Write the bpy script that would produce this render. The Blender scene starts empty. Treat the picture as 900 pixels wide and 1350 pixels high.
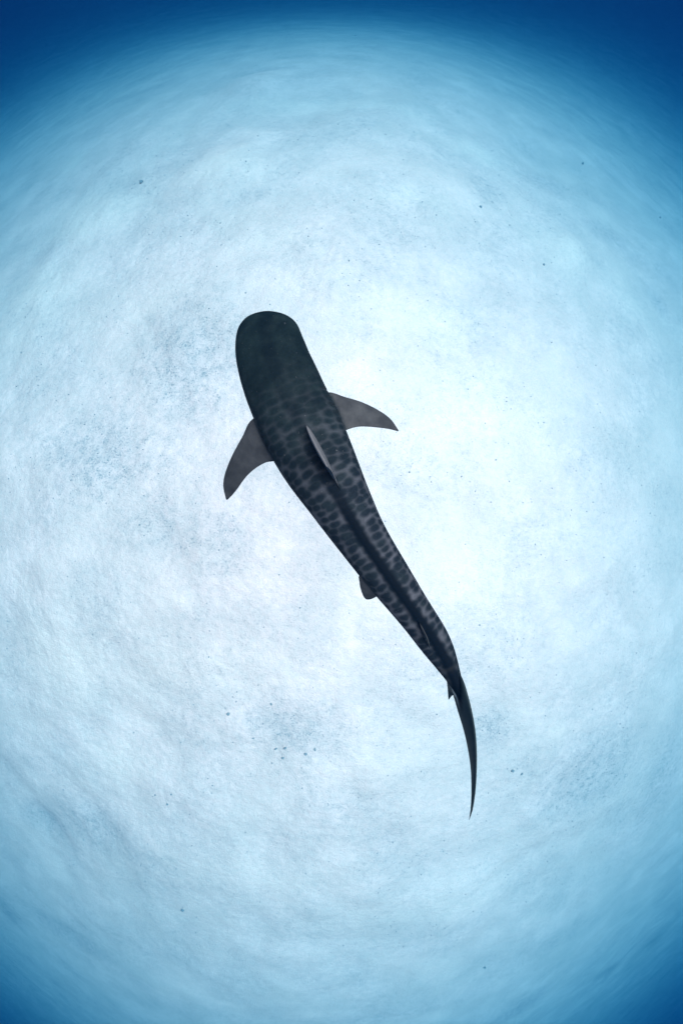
import bpy, bmesh, math, random
import numpy as np
from mathutils import Vector
from mathutils.bvhtree import BVHTree

S = bpy.context.scene
C = S.collection
rng = np.random.default_rng(7)
random.seed(7)
R = math.radians

# ------------------------------------------------------------------ camera
LENS = 11.0
cam = bpy.data.objects.new('camera', bpy.data.cameras.new('camera'))
cam.data.sensor_fit = 'VERTICAL'
cam.data.sensor_height = 36.0
cam.data.sensor_width = 24.0
cam.data.lens = LENS
cam.data.clip_start = 0.02
cam.data.clip_end = 1000.0
C.objects.link(cam)
S.camera = cam                        # at the origin, looking straight down, top of the picture = +Y

# ------------------------------------------------------------------ sky, sun, exposure
SUN_EL, SUN_AZ = R(68), R(62)         # azimuth from +Y towards +X
w = bpy.data.worlds.new('World')
S.world = w
w.use_nodes = True
nt = w.node_tree
sky = nt.nodes.new('ShaderNodeTexSky')
sky.sky_type = 'NISHITA'
sky.sun_disc = False
sky.sun_elevation = SUN_EL
sky.sun_rotation = SUN_AZ
bg = nt.nodes['Background']
bg.inputs['Strength'].default_value = 0.055
nt.links.new(sky.outputs['Color'], bg.inputs['Color'])

ld = bpy.data.lights.new('sun', 'SUN')
ld.energy = 3.2
ld.angle = R(55)                      # the rippled surface spreads the beam
ld.color = (1.0, 0.835, 0.765)
sun = bpy.data.objects.new('sun', ld)
sd = Vector((math.sin(SUN_AZ) * math.cos(SUN_EL), math.cos(SUN_AZ) * math.cos(SUN_EL), math.sin(SUN_EL)))
sun.rotation_euler = sd.to_track_quat('Z', 'Y').to_euler()
sun.location = sd * 60
C.objects.link(sun)

S.view_settings.view_transform = 'Standard'
S.view_settings.look = 'None'
S.view_settings.gamma = 1.0
S.view_settings.exposure = 1.82
S.render.engine = 'CYCLES'
S.cycles.volume_bounces = 3
S.cycles.max_bounces = 6
S.cycles.diffuse_bounces = 3
S.cycles.use_denoising = True
try:
    S.cycles.denoiser = 'OPENIMAGEDENOISE'
    S.cycles.denoising_prefilter = 'ACCURATE'
except Exception:
    pass

# ------------------------------------------------------------------ helpers
K = 18.0 / LENS / 675.0


def P(px, py, d):
    """a world point d metres below the camera, measured on the photograph"""
    return np.array([(px - 450.0) * K * d, (675.0 - py) * K * d, -d])


def hash2(ix, iy, seed):
    h = (ix.astype(np.int64) * 374761393 + iy.astype(np.int64) * 668265263 + seed * 1274126177) & 0xFFFFFFFF
    h = ((h ^ (h >> 13)) * 1103515245) & 0xFFFFFFFF
    h = ((h ^ (h >> 16)) * 2246822519) & 0xFFFFFFFF
    return (h ^ (h >> 15)) / 4294967295.0


def gnoise(x, y, seed=0):
    """gradient noise, about -0.7..0.7"""
    ix, iy = np.floor(x), np.floor(y)
    fx, fy = x - ix, y - iy
    u, v = fx * fx * fx * (fx * (fx * 6 - 15) + 10), fy * fy * fy * (fy * (fy * 6 - 15) + 10)

    def g(dx, dy):
        a = hash2(ix + dx, iy + dy, seed) * 2 * math.pi
        return np.cos(a) * (fx - dx) + np.sin(a) * (fy - dy)
    return (g(0, 0) * (1 - u) + g(1, 0) * u) * (1 - v) + (g(0, 1) * (1 - u) + g(1, 1) * u) * v


def fbm(x, y, seed=0, octs=4, gain=0.5):
    a, s, t = 1.0, 0.0, 0.0
    for o in range(octs):
        s = s + a * gnoise(x * 2 ** o + 17.3 * o, y * 2 ** o - 9.1 * o, seed + o)
        t += a
        a *= gain
    return s / t * 1.4


def sstep(a, b, x):
    t = np.clip((x - a) / (b - a), 0, 1)
    return t * t * (3 - 2 * t)


def mesh_obj(name, verts, faces, mat, parent=None, smooth=True):
    me = bpy.data.meshes.new(name)
    me.from_pydata([tuple(map(float, v)) for v in verts], [], [tuple(map(int, f)) for f in faces])
    me.update()
    if smooth:
        me.polygons.foreach_set('use_smooth', [True] * len(me.polygons))
    if mat:
        me.materials.append(mat)
    o = bpy.data.objects.new(name, me)
    C.objects.link(o)
    o.parent = parent
    return o


def attr(me, name, vals):
    a = me.attributes.new(name, 'FLOAT', 'POINT')
    a.data.foreach_set('value', np.asarray(vals, dtype=np.float32))


def new_mat(name):
    m = bpy.data.materials.new(name)
    m.use_nodes = True
    return m, m.node_tree, m.node_tree.nodes['Principled BSDF']


def node(nt, typ, **kw):
    n = nt.nodes.new(typ)
    for k, v in kw.items():
        setattr(n, k, v)
    return n


def mixcol(nt, fac, a, b):
    m = node(nt, 'ShaderNodeMix', data_type='RGBA')
    for sock, v in ((m.inputs['Factor'], fac), (m.inputs['A'], a), (m.inputs['B'], b)):
        if isinstance(v, bpy.types.NodeSocket):
            nt.links.new(v, sock)
        elif isinstance(v, (int, float)):
            sock.default_value = v
        else:
            sock.default_value = (*v, 1)
    for o in m.outputs:
        if o.type == 'RGBA':
            return o


def math_n(nt, op, a, b=0.0, c=None, clamp=False):
    m = node(nt, 'ShaderNodeMath', operation=op, use_clamp=clamp)
    for i, v in enumerate((a, b, c)):
        if v is None:
            continue
        if isinstance(v, bpy.types.NodeSocket):
            nt.links.new(v, m.inputs[i])
        else:
            m.inputs[i].default_value = v
    return m.outputs[0]


def maprange(nt, v, a, b, c=0.0, d=1.0):
    m = node(nt, 'ShaderNodeMapRange', interpolation_type='SMOOTHSTEP')
    nt.links.new(v, m.inputs['Value'])
    m.inputs['From Min'].default_value = a
    m.inputs['From Max'].default_value = b
    m.inputs['To Min'].default_value = c
    m.inputs['To Max'].default_value = d
    return m.outputs['Result']


def attr_n(nt, name):
    n = node(nt, 'ShaderNodeAttribute', attribute_name=name)
    return n.outputs['Fac']


# ------------------------------------------------------------------ seabed: flat sand given a made-up bank, so the rim dims into blue
H = 6.0                               # camera height above the crest of the bank
CX, CY = -0.75, -0.30                 # crest of the bank
# round the bank, every 45 degrees from +X: how far out the crest rounds over, and the slope of the flank beyond
BANK_B = np.array([8.5, 7.0, 12.5, 8.3, 11.0, 8.8, 12.0, 8.5])
BANK_S = np.array([.56, .56, .67, .57, .485, .505, .485, .515])


def round_bank(tab, th):
    t = (th % (2 * math.pi)) / (math.pi / 4)
    i = np.floor(t).astype(int)
    f = t - i
    f = f * f * (3 - 2 * f)
    return tab[i % 8] * (1 - f) + tab[(i + 1) % 8] * f


def bank(x, y):
    dx, dy = x - CX, y - CY
    r = np.hypot(dx, dy) + 1e-6
    th = np.arctan2(dy, dx)
    b = round_bank(BANK_B, th)
    drop = b * round_bank(BANK_S, th) * (np.sqrt(1 + (r / b) ** 2) - 1)
    return 60.0 * np.tanh(drop / 60.0)


MOUNDS = []                           # x, y, radius, height: low swells and hollows


def px_on_bank(px, py):
    """where the line of sight through a photograph pixel meets the smooth bank"""
    d = H
    for _ in range(60):
        q = P(px, py, d)
        d = 0.6 * d + 0.4 * (H + float(bank(np.array(q[0]), np.array(q[1]))))
    return P(px, py, d)


for px, py, r, h in ((241, 790, .22, .05), (560, 260, 1.3, .16), (640, 545, 1.0, .07), (120, 300, 1.2, .15), (300, 215, 1.4, .14),
                     (70, 390, 1.0, .08), (745, 335, .9, .2), (700, 200, 1.5, -.22), (400, 130, 2.0, -.2), (800, 420, 1.2, -.12),
                     (180, 1180, 1.0, -.08), (60, 1090, .8, -.12), (830, 1010, 1.0, -.06), (600, 1180, 1.3, .08), (340, 110, 1.2, .2),
                     (90, 560, 1.0, -.07), (740, 960, .22, .03), (690, 1150, 1.2, -.1), (820, 1100, .8, .06), (450, 330, 1.2, .06)):
    q = px_on_bank(px, py)
    MOUNDS.append((q[0], q[1], r, h))


def ground(x, y):
    z = -H - bank(x, y)
    wx = x + 0.5 * fbm(x * .35, y * .35, 40, 2)
    wy = y + 0.5 * fbm(x * .35 + 9, y * .35, 44, 2)
    z = z + 0.20 * sstep(22, 7, np.hypot(x - CX, y - CY)) * fbm(wx * .30, wy * .30, 3, 3)
    for mx, my, r, h in MOUNDS:
        z = z + h * np.exp(-((x - mx) ** 2 + (y - my) ** 2) / (r * r) * (1.0 + .5 * gnoise(x * 1.3 / r, y * 1.3 / r, 77)))
    z = z + 0.032 * sstep(24, 7, np.hypot(x - CX, y - CY)) * fbm(wx * 1.4, wy * 1.4, 11, 3)
    far = .25 + .75 * sstep(16, 6, np.hypot(x, y))
    fine_ = 1 + ((x - CX) ** 2 + (y - CY) ** 2) / 400.0     # the ripples grow finer down the flanks
    wx, wy = wx * fine_, wy * fine_
    # little ripples and lumps of the loose sand
    z = z + far * (0.007 * fbm(wx * 3.6, wy * 4.6, 21, 2) + 0.010 * gnoise(wx * 4.4 + wy * 3.9, wy * 5.5 - wx * 4.1, 31) + 0.007 * gnoise(wx * 11.5 - wy * 5.1, wy * 13.9 + wx * 5.3, 35))
    return z


# patches where a thin film of algae and dark grit lies on the sand: px, py, rx, ry (photograph), strength
FILM = ((250, 470, 100, 120, .75), (130, 600, 120, 80, .75), (215, 690, 130, 60, .55), (290, 720, 60, 60, .55), (210, 610, 60, 60, .5),
        (390, 965, 90, 60, .7), (470, 1060, 120, 60, .4), (780, 1020, 110, 90, .75), (870, 1030, 60, 120, .6), (650, 960, 40, 40, .8),
        (690, 1010, 60, 50, .45), (120, 1090, 90, 50, .7), (60, 1085, 50, 40, .8), (190, 1130, 80, 40, .5), (90, 1230, 110, 40, .7), (110, 1225, 60, 22, .5),
        (860, 1240, 30, 30, .9), (800, 1280, 30, 14, .9), (833, 1250, 9, 8, 1), (824, 1260, 7, 7, .9), (815, 1270, 7, 7, .9), (806, 1280, 8, 7, 1), (797, 1290, 9, 7, 1), (788, 1297, 8, 6, .9), (867, 1282, 14, 12, .9), (680, 1330, 60, 40, .8), (500, 1340, 120, 30, .5),
        (400, 1230, 160, 60, .3), (400, 330, 110, 50, .35), (500, 330, 80, 40, .3), (640, 250, 40, 50, .5), (560, 270, 40, 40, .4),
        (800, 310, 50, 30, .6), (775, 345, 40, 20, .5), (330, 255, 50, 30, .45), (180, 240, 60, 40, .4), (200, 320, 40, 40, .35),
        (720, 240, 70, 26, .5), (780, 260, 60, 26, .4), (150, 420, 60, 30, .25), (60, 680, 50, 60, .45), (340, 820, 120, 60, .3),
        (560, 940, 60, 40, .3), (735, 580, 60, 40, .3), (870, 480, 40, 60, .4), (620, 300, 60, 40, .35), (190, 120, 120, 24, .5), (340, 95, 120, 26, .45),
        (10, 1200, 30, 40, .9), (40, 1000, 40, 40, .35), (870, 400, 24, 30, .6), (700, 120, 80, 30, .4), (880, 880, 50, 60, .3), (530, 500, 40, 30, .2))
FILM_W = []
for px, py, rx, ry, s in FILM:
    q = px_on_bank(px, py)
    d = -q[2]
    FILM_W.append((q[0], q[1], rx * K * d, ry * K * d, s))


def film(x, y):
    wx = x + 0.35 * fbm(x * .9, y * .9, 60, 3)
    wy = y + 0.35 * fbm(x * .9 + 5, y * .9, 64, 3)
    f = np.zeros_like(x)
    for fx, fy, rx, ry, s in FILM_W:
        f = np.maximum(f, s * np.exp(-((wx - fx) / rx) ** 2 - ((wy - fy) / ry) ** 2))
    base = .30 + .45 * fbm(x * .5, y * .5, 80, 3)
    f = np.clip(np.maximum(f * .9, 0.72 * np.clip(base, 0, 1)), 0, 1)
    fine_ = 1 + ((x - CX) ** 2 + (y - CY) ** 2) / 400.0
    n = .5 + .9 * fbm(wx * 3.0 * fine_, wy * 3.0 * fine_, 70, 4, .62)
    soft = np.clip(f * (.7 + .5 * fbm(wx * 1.1, wy * 1.1, 90, 3)), 0, 1)
    return np.clip(f * (0.25 + 1.2 * np.clip(n, 0, 1)), 0, 1), soft


# brighter patches: whiter sand tone, with pools of light put into the colour
BRIGHT = ((620, 545, 120, 80, 1), (90, 880, 90, 70, .8), (60, 390, 60, 60, .9), (130, 285, 90, 45, .9), (745, 335, 46, 40, 1), (560, 425, 120, 50, .7), (640, 750, 110, 120, .6),
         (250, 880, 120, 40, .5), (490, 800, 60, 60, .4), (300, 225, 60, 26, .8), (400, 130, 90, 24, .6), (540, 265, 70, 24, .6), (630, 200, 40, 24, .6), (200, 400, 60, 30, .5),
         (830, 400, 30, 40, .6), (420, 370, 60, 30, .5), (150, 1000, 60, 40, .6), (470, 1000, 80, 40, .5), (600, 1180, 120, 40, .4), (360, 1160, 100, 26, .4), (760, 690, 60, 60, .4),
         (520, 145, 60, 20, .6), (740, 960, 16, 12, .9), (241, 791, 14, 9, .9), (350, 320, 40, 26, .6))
BRIGHT_W = []
for px, py, rx, ry, s in BRIGHT:
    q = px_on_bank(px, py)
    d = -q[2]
    BRIGHT_W.append((q[0], q[1], rx * K * d, ry * K * d, s))


def bright_sand(x, y):
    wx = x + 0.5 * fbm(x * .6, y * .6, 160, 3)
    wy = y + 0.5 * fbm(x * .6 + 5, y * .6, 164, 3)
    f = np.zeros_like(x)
    for fx, fy, rx, ry, s in BRIGHT_W:
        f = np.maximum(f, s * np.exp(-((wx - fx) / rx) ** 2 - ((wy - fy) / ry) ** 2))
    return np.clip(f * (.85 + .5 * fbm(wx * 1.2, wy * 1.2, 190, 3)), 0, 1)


NX, NY = 760, 1000
us = np.linspace(-1, 1, NX)
vs = np.linspace(-1, 1, NY)


def stretch(u, near, far):            # near-even spacing in the middle, then out to the horizon
    return near * u + (far - near) * np.sign(u) * np.abs(u) ** 21


gx, gy = np.meshgrid(stretch(us, 12.0, 220.0), stretch(vs, 17.0, 220.0))
gz = ground(gx, gy)
gv = np.stack([gx, gy, gz], -1).reshape(-1, 3)
ii = np.arange(NX * NY).reshape(NY, NX)
gf = np.stack([ii[:-1, :-1], ii[:-1, 1:], ii[1:, 1:], ii[1:, :-1]], -1).reshape(-1, 4)
me = bpy.data.meshes.new('seabed')
me.vertices.add(len(gv))
me.vertices.foreach_set('co', gv.astype(np.float32).ravel())
me.loops.add(gf.size)
me.loops.foreach_set('vertex_index', gf.astype(np.int32).ravel())
me.polygons.add(len(gf))
me.polygons.foreach_set('loop_start', np.arange(0, gf.size, 4, dtype=np.int32))
me.polygons.foreach_set('loop_total', np.full(len(gf), 4, dtype=np.int32))
me.update(calc_edges=True)
me.polygons.foreach_set('use_smooth', np.ones(len(gf), dtype=bool))
film_v, soft_v = film(gx, gy)
attr(me, 'film', film_v.ravel())
attr(me, 'silt', soft_v.ravel())
attr(me, 'bright', bright_sand(gx, gy).ravel())

ms, nt, bs = new_mat('carbonate_sand')
geo = node(nt, 'ShaderNodeNewGeometry')
tx = lambda sc, det, rough=.6, dist=0.0: (lambda n: (nt.links.new(geo.outputs['Position'], n.inputs['Vector']),
    setattr(n.inputs['Scale'], 'default_value', sc), setattr(n.inputs['Detail'], 'default_value', det),
    setattr(n.inputs['Roughness'], 'default_value', rough), setattr(n.inputs['Distortion'], 'default_value', dist), n.outputs['Fac'])[-1])(node(nt, 'ShaderNodeTexNoise'))
n_grit = tx(26.0, 3.0, .7)
n_mid = tx(7.0, 5.0, .65, .3)
n_big = tx(.9, 4.0, .55)
n_fine = tx(60.0, 2.0, .6)
f = attr_n(nt, 'film')
n_swell = tx(.28, 3.0, .5, .4)
sand = mixcol(nt, maprange(nt, n_big, .35, .68), (.69, .50, .475), (.82, .575, .545))
sand = mixcol(nt, maprange(nt, n_swell, .56, .36, 0, .45), sand, (.60, .475, .45))
sand = mixcol(nt, math_n(nt, 'MULTIPLY', attr_n(nt, 'bright'), maprange(nt, n_mid, .25, .6, .6, 1.0)), sand, (.92, .665, .60))
sand = mixcol(nt, maprange(nt, n_grit, .62, .38, 0, .22), sand, (.38, .38, .41))
n_lump = tx(13.0, 4.0, .62, .2)
sand = mixcol(nt, maprange(nt, n_lump, .50, .34, 0, .20), sand, (.40, .38, .39))
sand = mixcol(nt, maprange(nt, n_mid, .35, .75, 0, .35), sand, (.60, .51, .48))
sand = mixcol(nt, math_n(nt, 'MULTIPLY', attr_n(nt, 'silt'), .40), sand, (.34, .37, .42))
fm = math_n(nt, 'MULTIPLY', f, maprange(nt, n_mid, .32, .62, .35, 1.0))
fm = math_n(nt, 'MULTIPLY', fm, maprange(nt, n_grit, .34, .60, .3, 1.0), clamp=True)
col = mixcol(nt, fm, sand, (.19, .24, .27))
spk = math_n(nt, 'MULTIPLY', maprange(nt, n_grit, .55, .64), math_n(nt, 'ADD', math_n(nt, 'MULTIPLY', f, .9), .05), clamp=True)
col = mixcol(nt, spk, col, (.16, .20, .23))
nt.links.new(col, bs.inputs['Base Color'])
bs.inputs['Roughness'].default_value = 1.0
bs.inputs['Specular IOR Level'].default_value = 0.1
bump = node(nt, 'ShaderNodeBump')
bump.inputs['Strength'].default_value = 0.36
bump.inputs['Distance'].default_value = 0.06
nt.links.new(math_n(nt, 'ADD', math_n(nt, 'ADD', n_grit, math_n(nt, 'MULTIPLY', n_fine, .4)), math_n(nt, 'MULTIPLY', n_lump, 1.2)), bump.inputs['Height'])
nt.links.new(bump.outputs['Normal'], bs.inputs['Normal'])
me.materials.append(ms)
seabed = bpy.data.objects.new('seabed', me)
C.objects.link(seabed)
seabed['kind'] = 'structure'

# ------------------------------------------------------------------ haze: the sea water itself, its top just above the camera
WATER_DENSITY = 0.13
mh = bpy.data.materials.new('sea_water')
mh.use_nodes = True
nh = mh.node_tree
nh.nodes.clear()
out = nh.nodes.new('ShaderNodeOutputMaterial')
pv = nh.nodes.new('ShaderNodeVolumePrincipled')
pv.inputs['Color'].default_value = (0.001, 0.010, 0.030, 1)
pv.inputs['Absorption Color'].default_value = (0.21, 0.56, 0.69, 1)
pv.inputs['Density'].default_value = WATER_DENSITY
pv.inputs['Anisotropy'].default_value = 0.25
nh.links.new(pv.outputs['Volume'], out.inputs['Volume'])
hv = [(x, y, z) for z in (-68.0, 0.35) for x, y in ((-230, -230), (230, -230), (230, 230), (-230, 230))]
hf = [(0, 3, 2, 1), (4, 5, 6, 7), (0, 1, 5, 4), (1, 2, 6, 5), (2, 3, 7, 6), (3, 0, 4, 7)]
hz = mesh_obj('haze', hv, hf, mh, smooth=False)
hz['kind'] = 'stuff'

# ------------------------------------------------------------------ tiger shark

# spine: photograph x, y, half width in pixels, and half depths (m) above and below the spine axis
D0 = 1.98
SP = np.array([
    (350.8, 410.2, 0.0, .00, .00), (350.9, 412.0, 13.8, .016, .02), (351.1, 416.0, 24.0, .032, .035), (351.4, 421.0, 31.0, .046, .05), (351.9, 427.0, 36.4, .060, .062),
    (352.9, 436.5, 41.2, .076, .08), (355.9, 458.1, 45.9, .104, .11), (362.0, 481.2, 48.5, .128, .14), (370.5, 503.9, 50.6, .148, .165), (379.8, 526.4, 51.5, .162, .18),
    (389.9, 548.5, 52.6, .172, .185), (400.4, 570.5, 52.7, .178, .185), (410.9, 592.4, 51.3, .178, .18), (422.1, 614.0, 49.0, .175, .17),
    (433.9, 635.3, 45.6, .168, .155), (445.8, 656.5, 41.8, .158, .14), (457.9, 677.6, 38.6, .147, .125), (470.3, 698.6, 35.4, .137, .11),
    (483.4, 719.0, 32.9, .127, .10), (497.1, 739.1, 31.1, .118, .09), (511.1, 759.1, 29.3, .110, .082), (525.2, 778.9, 27.2, .100, .075),
    (539.4, 798.6, 24.9, .092, .07), (553.7, 818.3, 23.2, .083, .064), (567.5, 838.3, 22.0, .072, .058), (580.2, 859.1, 19.0, .058, .05),
    (591.4, 880.7, 13.6, .045, .042), (600.0, 899.0, 9.0, .032, .036), (606.5, 916.0, 5.0, .020, .03), (611.0, 930.0, 2.2, .010, .014), (612.5, 936.0, 0.0, .0, .0)])


def cat(pts, n):
    """Catmull-Rom through the rows of pts, n samples"""
    pts = np.asarray(pts, float)
    m = len(pts)
    q = np.vstack([2 * pts[0] - pts[1], pts, 2 * pts[-1] - pts[-2]])
    d = np.r_[0, np.cumsum(np.linalg.norm(np.diff(pts, axis=0), axis=1))]
    t = np.interp(np.linspace(0, d[-1], n), d, np.arange(m))
    i = np.minimum(t.astype(int), m - 2)
    f = (t - i)[:, None]
    a, b, c, e = q[i], q[i + 1], q[i + 2], q[i + 3]
    return .5 * (2 * b + (c - a) * f + (2 * a - 5 * b + 4 * c - e) * f ** 2 + (3 * b - a - 3 * c + e) * f ** 3)


def depth_at(py):                     # the spine rises a little into the tail
    return D0 - 0.12 * float(sstep(820, 1000, np.array(float(py)))) + 0.03 * float(sstep(500, 410, np.array(float(py))))


spine3, rad = [], []
for px, py, hw, zt, zb in SP:
    d = depth_at(py)
    spine3.append(P(px, py, d))
    rad.append((hw * K * d, zt, zb))
allp = np.hstack([np.array(spine3), np.array(rad)])
# denser rings at the blunt snout
NS, NA = 190, 72
dist = np.r_[0, np.cumsum(np.linalg.norm(np.diff(allp[:, :3], axis=0), axis=1))]
par = np.linspace(0, 1, NS) ** 1.25 * dist[-1]
dense = cat(allp, 3000)
dd = np.r_[0, np.cumsum(np.linalg.norm(np.diff(dense[:, :3], axis=0), axis=1))]
par = par / dist[-1] * dd[-1]
rings = np.stack([np.interp(par, dd, dense[:, k]) for k in range(6)], -1)
for _ in range(6):
    rings[2:-4] = .25 * rings[1:-5] + .5 * rings[2:-4] + .25 * rings[3:-3]
BODY_L = dd[-1]
sp, rd = rings[:, :3], np.clip(rings[:, 3:], 0, None)
tan = np.gradient(sp, axis=0)
tan /= np.linalg.norm(tan, axis=1)[:, None]
side = np.cross(tan, (0, 0, 1.0))
side /= np.linalg.norm(side, axis=1)[:, None]
up = np.cross(side, tan)
bv, ba = [], []
PIT = float(par[int(np.argmin(np.hypot(*(sp - P(589.5, 878.5, D0 - .03))[:, :2].T)))])
ang = np.linspace(0, 2 * math.pi, NA, endpoint=False)
for i in range(1, NS - 1):
    wd, zt, zb = rd[i]
    s = par[i]
    ca, sa = np.cos(ang), np.sin(ang)
    e = 0.86
    lx = np.sign(ca) * np.abs(ca) ** e * wd
    lz = np.where(sa > 0, zt * np.abs(sa) ** (1.0), -zb * np.abs(sa) ** .9)
    # a faint keel along the back
    keel = .010 * np.exp(-(lx / .035) ** 2) * (sa > 0) * float(sstep(.25, .6, np.array(s)))
    # gill slits: five shallow grooves on each flank ahead of the pectoral fin
    gv_ = np.zeros(NA)
    for g in range(5):
        gs = .66 + .055 * g
        gv_ += np.exp(-((s - gs) / .009) ** 2) * sstep(.75, .55, np.abs(sa + .10) * 1.0) * (np.abs(ca) > .5)
    dn = (s - PIT) / .012 + 1.1 * (lx / max(wd, .01)) ** 2
    pit = np.exp(-dn ** 2) * (sa > .2) if abs(s - PIT) < .08 else np.zeros(NA)
    lz = lz - .010 * pit
    gv_ = gv_ + .9 * pit
    lx = lx * (1 - .02 * np.clip(gv_, 0, 1))
    for k in range(NA):
        bv.append(sp[i] + side[i] * lx[k] + up[i] * (lz[k] + keel[k]))
        ba.append((s, lx[k], sa[k], min(1.0, gv_[k])))
n0 = len(bv)
bv.append(sp[0]); ba.append((0, 0, 0, 0))
bv.append(sp[-1]); ba.append((BODY_L, 0, 0, 0))
bf = []
m = NS - 2
for i in range(m - 1):
    for k in range(NA):
        k2 = (k + 1) % NA
        bf.append((i * NA + k, (i + 1) * NA + k, (i + 1) * NA + k2, i * NA + k2))
for k in range(NA):
    k2 = (k + 1) % NA
    bf.append((n0, k, k2))
    bf.append((n0 + 1, (m - 1) * NA + k2, (m - 1) * NA + k))


ms, nt, bs = new_mat('shark_skin')
s_ = attr_n(nt, 'along')
u_ = attr_n(nt, 'girth')
belly = attr_n(nt, 'belly')
finw = attr_n(nt, 'fin')
groove = attr_n(nt, 'groove')
cmb = node(nt, 'ShaderNodeCombineXYZ')
nt.links.new(s_, cmb.inputs[0])
nt.links.new(u_, cmb.inputs[1])
geo = node(nt, 'ShaderNodeNewGeometry')
wob = node(nt, 'ShaderNodeTexNoise')
wob.inputs['Scale'].default_value = 7.0
wob.inputs['Detail'].default_value = 3.0
nt.links.new(cmb.outputs[0], wob.inputs['Vector'])
vadd = node(nt, 'ShaderNodeVectorMath', operation='MULTIPLY_ADD')
nt.links.new(wob.outputs['Color'], vadd.inputs[0])
vadd.inputs[1].default_value = (.05, .05, 0)
nt.links.new(cmb.outputs[0], vadd.inputs[2])
vsc = node(nt, 'ShaderNodeVectorMath', operation='MULTIPLY')
nt.links.new(vadd.outputs[0], vsc.inputs[0])
vsc.inputs[1].default_value = (21.5, 13.0, 1)
vor = node(nt, 'ShaderNodeTexVoronoi', feature='SMOOTH_F1', voronoi_dimensions='2D')
vor.inputs['Scale'].default_value = 1.0
vor.inputs['Randomness'].default_value = .58
vor.inputs['Smoothness'].default_value = .25
nt.links.new(vsc.outputs[0], vor.inputs['Vector'])
fine = node(nt, 'ShaderNodeTexNoise')
fine.inputs['Scale'].default_value = 55.0
fine.inputs['Detail'].default_value = 4.0
nt.links.new(geo.outputs['Position'], fine.inputs['Vector'])
mott = node(nt, 'ShaderNodeTexNoise')
mott.inputs['Scale'].default_value = 5.0
mott.inputs['Detail'].default_value = 4.0
nt.links.new(geo.outputs['Position'], mott.inputs['Vector'])
edge = math_n(nt, 'ADD', vor.outputs['Distance'], math_n(nt, 'MULTIPLY', math_n(nt, 'SUBTRACT', fine.outputs['Fac'], .5), .35))
edge = math_n(nt, 'ADD', edge, math_n(nt, 'MULTIPLY', math_n(nt, 'SUBTRACT', mott.outputs['Fac'], .5), .5))
spot = maprange(nt, edge, .80, .24)                                   # 1 in a spot, 0 on the pale net between
show = math_n(nt, 'MULTIPLY', maprange(nt, s_, .30, 1.55), maprange(nt, s_, PIT + .25, PIT - .15))  # head and tail carry none
back = maprange(nt, math_n(nt, 'ABSOLUTE', u_, 0), .012, .045)          # dark stripe along the spine
pale = mixcol(nt, mott.outputs['Fac'], (.030, .034, .043), (.062, .066, .080))
dark = (.006, .010, .015)
net = mixcol(nt, spot, pale, dark)
head = mixcol(nt, mott.outputs['Fac'], (.001, .003, .005), (.008, .016, .018))
skin = mixcol(nt, show, head, net)
mot2 = node(nt, 'ShaderNodeTexNoise')
mot2.inputs['Scale'].default_value = 13.0
mot2.inputs['Detail'].default_value = 5.0
nt.links.new(geo.outputs['Position'], mot2.inputs['Vector'])
fincol = mixcol(nt, maprange(nt, mot2.outputs['Fac'], .2, .8), (.026, .028, .032), (.046, .048, .052))
skin = mixcol(nt, maprange(nt, mot2.outputs['Fac'], .40, .80, 0, .16), skin, (.030, .045, .046))
skin = mixcol(nt, maprange(nt, fine.outputs['Fac'], .69, .74, 0, .5), skin, (.085, .092, .10))
fincol = mixcol(nt, math_n(nt, 'MULTIPLY', maprange(nt, attr_n(nt, 'reach'), .12, .5), maprange(nt, s_, 2.2, 2.0, 0, .5)), fincol, (.008, .010, .012))
fincol = mixcol(nt, maprange(nt, s_, PIT - .35, PIT - .05), fincol, mixcol(nt, mott.outputs['Fac'], (.010, .018, .021), (.032, .046, .050)))
fincol = mixcol(nt, math_n(nt, 'MULTIPLY', maprange(nt, math_n(nt, 'ABSOLUTE', u_), .30, .20), maprange(nt, s_, 2.0, 1.8)), fincol, (.100, .102, .110))  # dorsal fin: sunlight on its side put into the colour
skin = mixcol(nt, math_n(nt, 'MULTIPLY', math_n(nt, 'MULTIPLY', math_n(nt, 'SUBTRACT', 1.0, back), maprange(nt, s_, .9, 1.5, .35, 1.0)), 1.0), skin, (.001, .003, .006))
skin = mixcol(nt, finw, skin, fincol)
skin = mixcol(nt, math_n(nt, 'MULTIPLY', maprange(nt, fine.outputs['Fac'], .40, .66, 0, .5), math_n(nt, 'SUBTRACT', 1.0, math_n(nt, 'MULTIPLY', finw, .75))), skin, mixcol(nt, .5, skin, (.001, .003, .005)))
skin = mixcol(nt, belly, skin, (.50, .50, .47))
skin = mixcol(nt, groove, skin, (.008, .010, .012))
nt.links.new(skin, bs.inputs['Base Color'])
bs.inputs['Roughness'].default_value = .6
bs.inputs['Specular IOR Level'].default_value = .02
bump = node(nt, 'ShaderNodeBump')
bump.inputs['Strength'].default_value = .25
bump.inputs['Distance'].default_value = .006
nt.links.new(fine.outputs['Fac'], bump.inputs['Height'])
nt.links.new(bump.outputs['Normal'], bs.inputs['Normal'])
SKIN = ms


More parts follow.
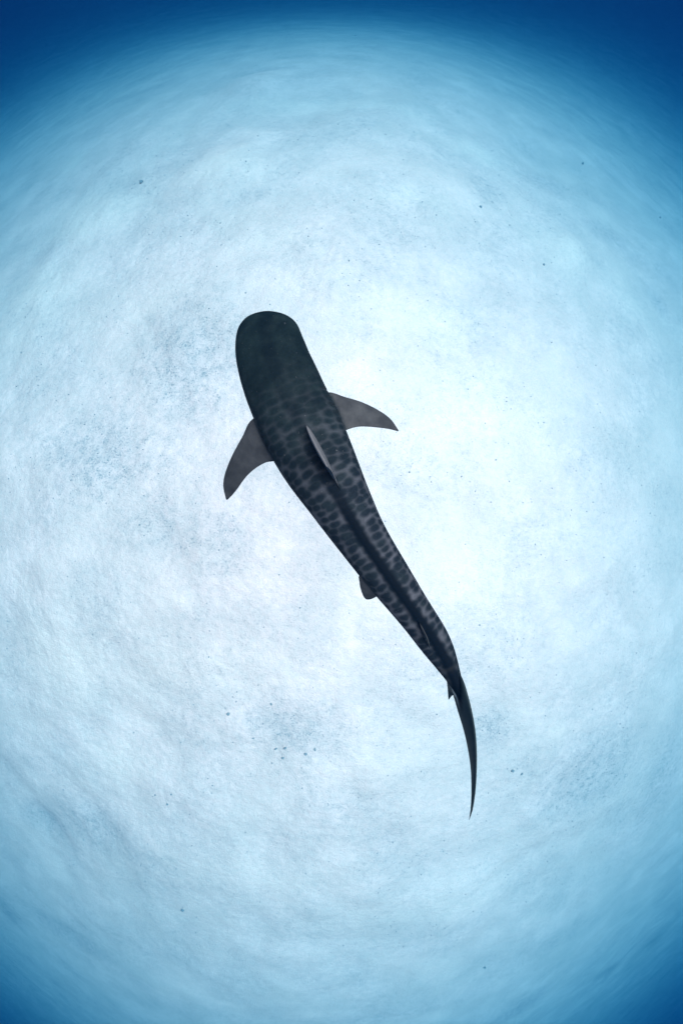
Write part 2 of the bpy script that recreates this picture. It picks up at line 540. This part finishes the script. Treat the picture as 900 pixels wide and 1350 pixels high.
def fin_mesh(lead, trail, t_root, t_tip, ns=34, nc=16):
    """closed fin shell between a leading and a trailing edge given from root to tip"""
    A, B = cat(lead, ns), cat(trail, ns)
    vs_, fs_ = [], []
    cc = (1 - np.cos(np.linspace(0, math.pi, nc))) / 2
    prof = 1.9 * np.sqrt(cc) * (1 - cc) ** .85 + .05 * np.sin(math.pi * cc)
    mid = (A + B) / 2
    spn = np.gradient(mid, axis=0)
    nrm = np.cross(spn, B - A)
    ln = np.linalg.norm(nrm, axis=1)
    good = ln > 1e-7
    nrm[good] /= ln[good][:, None]
    for i in range(ns):
        if not good[i]:
            nrm[i] = nrm[i - 1]
    nrm[-1] = nrm[-2]
    for i in range(ns):
        t = i / (ns - 1)
        ch = np.linalg.norm(B[i] - A[i])
        th = min((t_root * (1 - t) + t_tip * t), ch * .35) * .5
        for j in range(nc):
            vs_.append(A[i] + (B[i] - A[i]) * cc[j] + nrm[i] * th * prof[j])
        for j in range(nc - 2, 0, -1):
            vs_.append(A[i] + (B[i] - A[i]) * cc[j] - nrm[i] * th * prof[j])
    lp = 2 * nc - 2
    for i in range(ns - 1):
        for j in range(lp):
            j2 = (j + 1) % lp
            fs_.append((i * lp + j, i * lp + j2, (i + 1) * lp + j2, (i + 1) * lp + j))
    a = len(vs_)
    vs_.append(mid[0]); vs_.append(mid[-1])
    for j in range(lp):
        j2 = (j + 1) % lp
        fs_.append((a, j2, j))
        fs_.append((a + 1, (ns - 1) * lp + j, (ns - 1) * lp + j2))
    return vs_, fs_


def pts(*rows):
    return [P(*r) for r in rows]


FINS = {
    'pectoral_a': (pts((366, 545, 2.01), (333.5, 552, 2.06), (320, 575, 2.12), (306, 601, 2.20), (296.8, 624, 2.26), (294.4, 641, 2.29), (298, 658.5, 2.30)),
                   pts((385, 612, 2.01), (358, 608.4, 2.05), (342, 614, 2.11), (326, 627, 2.18), (311.8, 646, 2.26), (306, 653, 2.29), (300, 659, 2.30)), .075, .010),
    'pectoral_b': (pts((412, 522, 2.01), (433, 517, 2.04), (453, 523, 2.06), (476, 530, 2.09), (497, 540, 2.12), (514, 552, 2.14), (525, 567, 2.15)),
                   pts((430, 576, 2.01), (456, 567, 2.03), (471, 562.8, 2.05), (488, 562.8, 2.08), (508, 565, 2.11), (516, 566.5, 2.13), (524.5, 568.8, 2.15)), .075, .010),
    'dorsal': (pts((398, 549, 1.86), (402.5, 558, 1.80), (407, 570, 1.73), (415.5, 588, 1.63), (423.5, 602, 1.56), (430, 614, 1.51)),
               pts((451, 651, 1.90), (451, 651, 1.83), (443, 634, 1.78), (438, 623, 1.70), (433.5, 617.5, 1.60), (430.8, 615.5, 1.51)), .050, .014),
    'second_dorsal': (pts((547, 808, 1.92), (551, 818, 1.885), (557, 829, 1.86), (562, 839, 1.84), (564.5, 847, 1.825)),
                      pts((563, 842, 1.93), (566, 851, 1.90), (566.5, 856, 1.885), (566.0, 853, 1.85), (565.0, 849, 1.825)), .028, .006),
    'pelvic_a': (pts((490, 755, 2.02), (474, 758, 2.04), (473.6, 767, 2.06), (475.2, 776, 2.09), (478.6, 785, 2.12), (480.5, 788, 2.125)),
                 pts((508, 783, 2.02), (497.5, 786, 2.04), (493.5, 788, 2.06), (488.5, 790, 2.09), (484, 790.5, 2.12), (482.3, 790, 2.125)), .040, .012),
    'pelvic_b': (pts((498, 748, 2.03), (512, 746, 2.09), (519, 756, 2.12), (522, 764, 2.14), (524, 772, 2.16)),
                 pts((512, 772, 2.03), (517, 772, 2.09), (520, 773, 2.12), (523, 774, 2.14), (524.5, 774, 2.16)), .035, .008),
    'anal': (pts((540, 812, 2.00), (543, 815, 2.05), (547, 823, 2.10), (552, 833, 2.14)),
             pts((556, 838, 2.00), (555, 836, 2.05), (554, 835, 2.10), (553, 834.5, 2.14)), .028, .008),
    'caudal': (pts((593, 873, 1.955), (606.5, 890, 1.90), (615.0, 914, 1.84), (622.3, 944, 1.77), (626.4, 973, 1.71), (627.4, 1004, 1.66), (626, 1040, 1.61), (622, 1068, 1.58), (618.3, 1080, 1.57)),
               pts((588, 893, 2.02), (597, 917, 2.00), (602.6, 936, 1.97), (610.5, 962, 1.91), (616.2, 987, 1.84), (620, 1013, 1.77), (621, 1040, 1.68), (620.3, 1064, 1.61), (617.7, 1081, 1.57)), .055, .008),
    'caudal_lobe': (pts((590, 879, 1.97), (588.8, 893, 2.06), (590, 908, 2.14), (590.6, 922, 2.20)),
                    pts((606, 934, 1.94), (601.5, 922, 2.02), (597, 916.5, 2.10), (591.2, 922.4, 2.20)), .040, .008),
}


def tmp_obj(name, v, f):
    bm = bmesh.new()
    vv = [bm.verts.new(tuple(map(float, p))) for p in v]
    for q in f:
        try:
            bm.faces.new([vv[i] for i in q])
        except ValueError:
            pass
    bmesh.ops.remove_doubles(bm, verts=bm.verts, dist=1e-5)
    bmesh.ops.recalc_face_normals(bm, faces=bm.faces)
    me = bpy.data.meshes.new(name)
    bm.to_mesh(me)
    bm.free()
    o = bpy.data.objects.new(name, me)
    C.objects.link(o)
    return o


body = tmp_obj('tiger_shark', bv, bf)
bare = BVHTree.FromPolygons([tuple(map(float, v)) for v in bv], [tuple(map(int, f)) for f in bf])
tools = []
for nm, (la, tr, t0, t1) in FINS.items():
    v, f = fin_mesh(la, tr, t0, t1)
    o = tmp_obj('tool', v, f)
    tools.append(o)
    md = body.modifiers.new('union', 'BOOLEAN')
    md.operation = 'UNION'
    md.solver = 'EXACT'
    md.object = o
dg = bpy.context.evaluated_depsgraph_get()
united = bpy.data.meshes.new_from_object(body.evaluated_get(dg))
body.modifiers.clear()
body.data = united
united.name = 'tiger_shark'
for o in tools:
    bpy.data.objects.remove(o)

# blend the fin roots into the body, then give every vertex its place along and round the body
bm = bmesh.new()
bm.from_mesh(united)
bmesh.ops.triangulate(bm, faces=[f for f in bm.faces if len(f.verts) > 4])
near = []
for v in bm.verts:
    loc, nrm, idx, ds = bare.find_nearest(v.co)
    if ds < .018 and any((bare.find_nearest(e.other_vert(v).co)[3] > .004) for e in v.link_edges):
        near.append(v)
for _ in range(3):
    bmesh.ops.smooth_vert(bm, verts=near, factor=.4, use_axis_x=True, use_axis_y=True, use_axis_z=True)
bm.to_mesh(united)
bm.free()
co = np.empty(len(united.vertices) * 3, np.float32)
united.vertices.foreach_get('co', co)
co = co.reshape(-1, 3).astype(float)
along = np.empty(len(co)); girth = np.empty(len(co)); bel = np.empty(len(co)); fw = np.empty(len(co)); grv = np.zeros(len(co)); reach = np.zeros(len(co))
bva = np.array(bv)
baa = np.array(ba)
for i, p in enumerate(co):
    j = int(np.argmin(np.sum((sp - p) ** 2, axis=1)))
    rel = p - sp[j]
    along[i] = par[j] + float(rel @ tan[j])
    lx, lz = float(rel @ side[j]), float(rel @ up[j])
    wd = max(rd[j][0], .02)
    a = math.atan2(lz / max(rd[j][1 if lz > 0 else 2], .02), lx / wd)
    # length of the skin from the spine, signed
    girth[i] = (math.pi / 2 - a if a > -math.pi / 2 else -(3 * math.pi / 2 + a) ) * (.5 * wd + .5 * max(rd[j][1], .03))
    loc, nrm, idx, ds = bare.find_nearest(Vector(p))
    reach[i] = ds
    fw[i] = sstep(.004, .03, np.array(ds))
    bel[i] = sstep(-.45, -.75, np.array(math.sin(a))) * (1 - fw[i])
    if ds < .002 and (.6 < along[i] < .95 or abs(along[i] - PIT) < .08):
        grv[i] = baa[int(np.argmin(np.sum((bva - p) ** 2, axis=1)))][3]
for nm, vals in (('along', along), ('girth', girth), ('belly', bel), ('fin', fw), ('groove', grv * .8), ('reach', reach)):
    attr(united, nm, vals)
united.polygons.foreach_set('use_smooth', [True] * len(united.polygons))
united.materials.clear()
united.materials.append(SKIN)
shark = body
shark['label'] = 'dark tiger shark with blotched grey back and curved tail swimming above pale sand'
shark['category'] = 'shark'

# eyes, low on either side of the head
me_, nte, be = new_mat('shark_eye')
be.inputs['Base Color'].default_value = (.012, .012, .014, 1)
be.inputs['Roughness'].default_value = .15
j = int(np.argmin(np.abs(par - .27)))
for sgn in (-1, 1):
    bm = bmesh.new()
    bmesh.ops.create_uvsphere(bm, u_segments=20, v_segments=12, radius=.017)
    me2 = bpy.data.meshes.new('eye')
    bm.to_mesh(me2)
    bm.free()
    me2.polygons.foreach_set('use_smooth', [True] * len(me2.polygons))
    me2.materials.append(me_)
    e = bpy.data.objects.new('eye', me2)
    C.objects.link(e)
    p = sp[j] + side[j] * sgn * rd[j][0] * .995 - up[j] * rd[j][2] * .5
    loc, nrm, idx, ds = bare.find_nearest(Vector(p))
    e.location = loc - nrm * .006
    e.parent = shark

# ------------------------------------------------------------------ stones lying on the sand
mp, nt, bs = new_mat('rubble')
geo = node(nt, 'ShaderNodeNewGeometry')
nz = node(nt, 'ShaderNodeTexNoise')
nz.inputs['Scale'].default_value = 30
nt.links.new(geo.outputs['Position'], nz.inputs['Vector'])
nt.links.new(mixcol(nt, nz.outputs['Fac'], (.10, .14, .17), (.26, .30, .33)), bs.inputs['Base Color'])
bs.inputs['Roughness'].default_value = .95
bm = bmesh.new()
bmesh.ops.create_icosphere(bm, subdivisions=1, radius=1)
ICO_V = np.array([v.co[:] for v in bm.verts])
ICO_F = np.array([[v.index for v in f.verts] for f in bm.faces])
bm.free()

# crumbs of dead coral and shell too small to pick apart
cand = 200000
qx, qy = rng.uniform(-8.5, 8.5, cand), rng.uniform(-12, 12, cand)
keepp = rng.random(cand) < (film(qx, qy)[0] ** 1.2 * .18 + .0015)
qx, qy = qx[keepp], qy[keepp]
qz = ground(qx, qy)
rv, rf = [], []
for i, (x, y, z) in enumerate(zip(qx, qy, qz)):
    r = .004 + .012 * rng.random() ** 4
    sc = r * rng.uniform(.6, 1.3, 3) * (1, 1, .7)
    jit = 1 + rng.uniform(-.25, .25, (len(ICO_V), 1))
    a = rng.uniform(0, 6.28)
    v = ICO_V * jit * sc
    v = np.stack([v[:, 0] * math.cos(a) - v[:, 1] * math.sin(a), v[:, 0] * math.sin(a) + v[:, 1] * math.cos(a), v[:, 2]], -1)
    rv.append(v + (x, y, z + r * .25))
    rf.append(ICO_F + i * len(ICO_V))
crumbs = mesh_obj('coral_rubble', np.concatenate(rv), np.concatenate(rf), mp, smooth=False)
crumbs['kind'] = 'stuff'


def pebble(px, py, rpx, label, stretch_=(1, .85), rot=0.0):
    q = px_on_bank(px, py)
    for _ in range(30):               # settle on the real, lumpy ground
        z = float(ground(np.array([q[0]]), np.array([q[1]]))[0])
        q = P(px, py, .5 * -z + .5 * -q[2])
    r = .66 * rpx * K * -q[2]
    bm = bmesh.new()
    bmesh.ops.create_icosphere(bm, subdivisions=3, radius=1)
    sd = random.randint(0, 999)
    c = np.array([v.co[:] for v in bm.verts])
    n = 1 + .55 * gnoise(c[:, 0] * 1.3 + sd, c[:, 1] * 1.3 + c[:, 2], sd) + .18 * gnoise(c[:, 0] * 3, c[:, 1] * 3 + c[:, 2] * 3, sd + 1)
    c = c * n[:, None] * (r * stretch_[0], r * stretch_[1], r * .6)
    for v, k in zip(bm.verts, c):
        v.co = k
    me = bpy.data.meshes.new('pebble')
    bm.to_mesh(me)
    bm.free()
    me.polygons.foreach_set('use_smooth', [True] * len(me.polygons))
    me.materials.append(mp)
    o = bpy.data.objects.new('pebble', me)
    C.objects.link(o)
    o.location = (q[0], q[1], z + r * .12)
    o.rotation_euler = (0, 0, rot)
    o['label'] = label
    o['category'] = 'stone'
    o['group'] = 'small dark stones scattered on the sand'
    return o


for row in ((301, 941, 3.2, 'round dark stone alone on clean pale sand, outermost stone left of the tail root', (1, .95), .3),
            (357.5, 928, 2.6, 'tall narrow dark stone on pale sand, the uppermost of the stones left of the tail', (.75, 1.2), .4),
            (334, 973, 2.0, 'thin flat dark stone between the round lone stone and the tight stone cluster', (1.4, .7), .1),
            (363.5, 987, 2.5, 'dark stone at the left edge of the tight stone cluster left of the tail', (1.3, .7), .6),
            (376, 986, 2.7, 'slanting dark stone at the right edge of the tight stone cluster left of the tail', (1.4, .7), .6),
            (373, 999, 2.8, 'low dark stone just under the tight stone cluster left of the tail', (1.2, .8), .3),
            (403, 994, 3.0, 'rounded dark stone, lower one of a pair lying between the cluster and the tail', (1.1, .9), 0),
            (415, 988, 2.6, 'upright dark stone, upper one of a pair lying between the cluster and the tail', (.7, 1.3), .2),
            (675, 1016, 3.2, 'rounded blue-grey stone lying to the right of the tail blade', (1.1, .9), 0),
            (687, 1020, 2.8, 'crooked blue-grey stone touching the far side of the stone right of the tail blade', (1.2, .7), .8),
            (241, 1199, 3.4, 'dark stone alone on the sand far below the stone clusters, towards the lower edge', (1.1, .9), .2),
            (221, 1060, 2.6, 'dark stone in the loose stone group near the left side, lowest of that group', (1, .8), .2),
            (205, 1048, 2.0, 'small dark stone in the loose stone group near the left side, outermost of the group', (1, .8), .9),
            (226, 1047, 2.0, 'small dark stone in the loose stone group near the left side, topmost of that group', (1, .9), .4),
            (633, 273, 2.8, 'blurred dark stone on the far sand above the right pectoral fin', (1, 1), .4),
            (869, 287, 1.8, 'tiny dark round stone at the picture edge on the hazy slope', (1, 1), 0),
            (468, 47, 1.5, 'tiny dark stone on the blue far slope near the upper edge', (1.2, .8), 0),
            (767, 216, 2.4, 'dark stone half lost in haze on the upper right slope', (1.2, .9), .4),
            (716, 349, 2.6, 'dark stone beside the pale sand swell on the upper right', (1, .9), .4),
            (187, 240, 3.8, 'broad dark stone half lost in haze on the upper left slope', (1.1, .9), .4),
            (638, 1275, 2.4, 'dark stone alone on bluish sand near the lower edge, below the tail tip', (1.2, .8), .1)):
    pebble(*row)
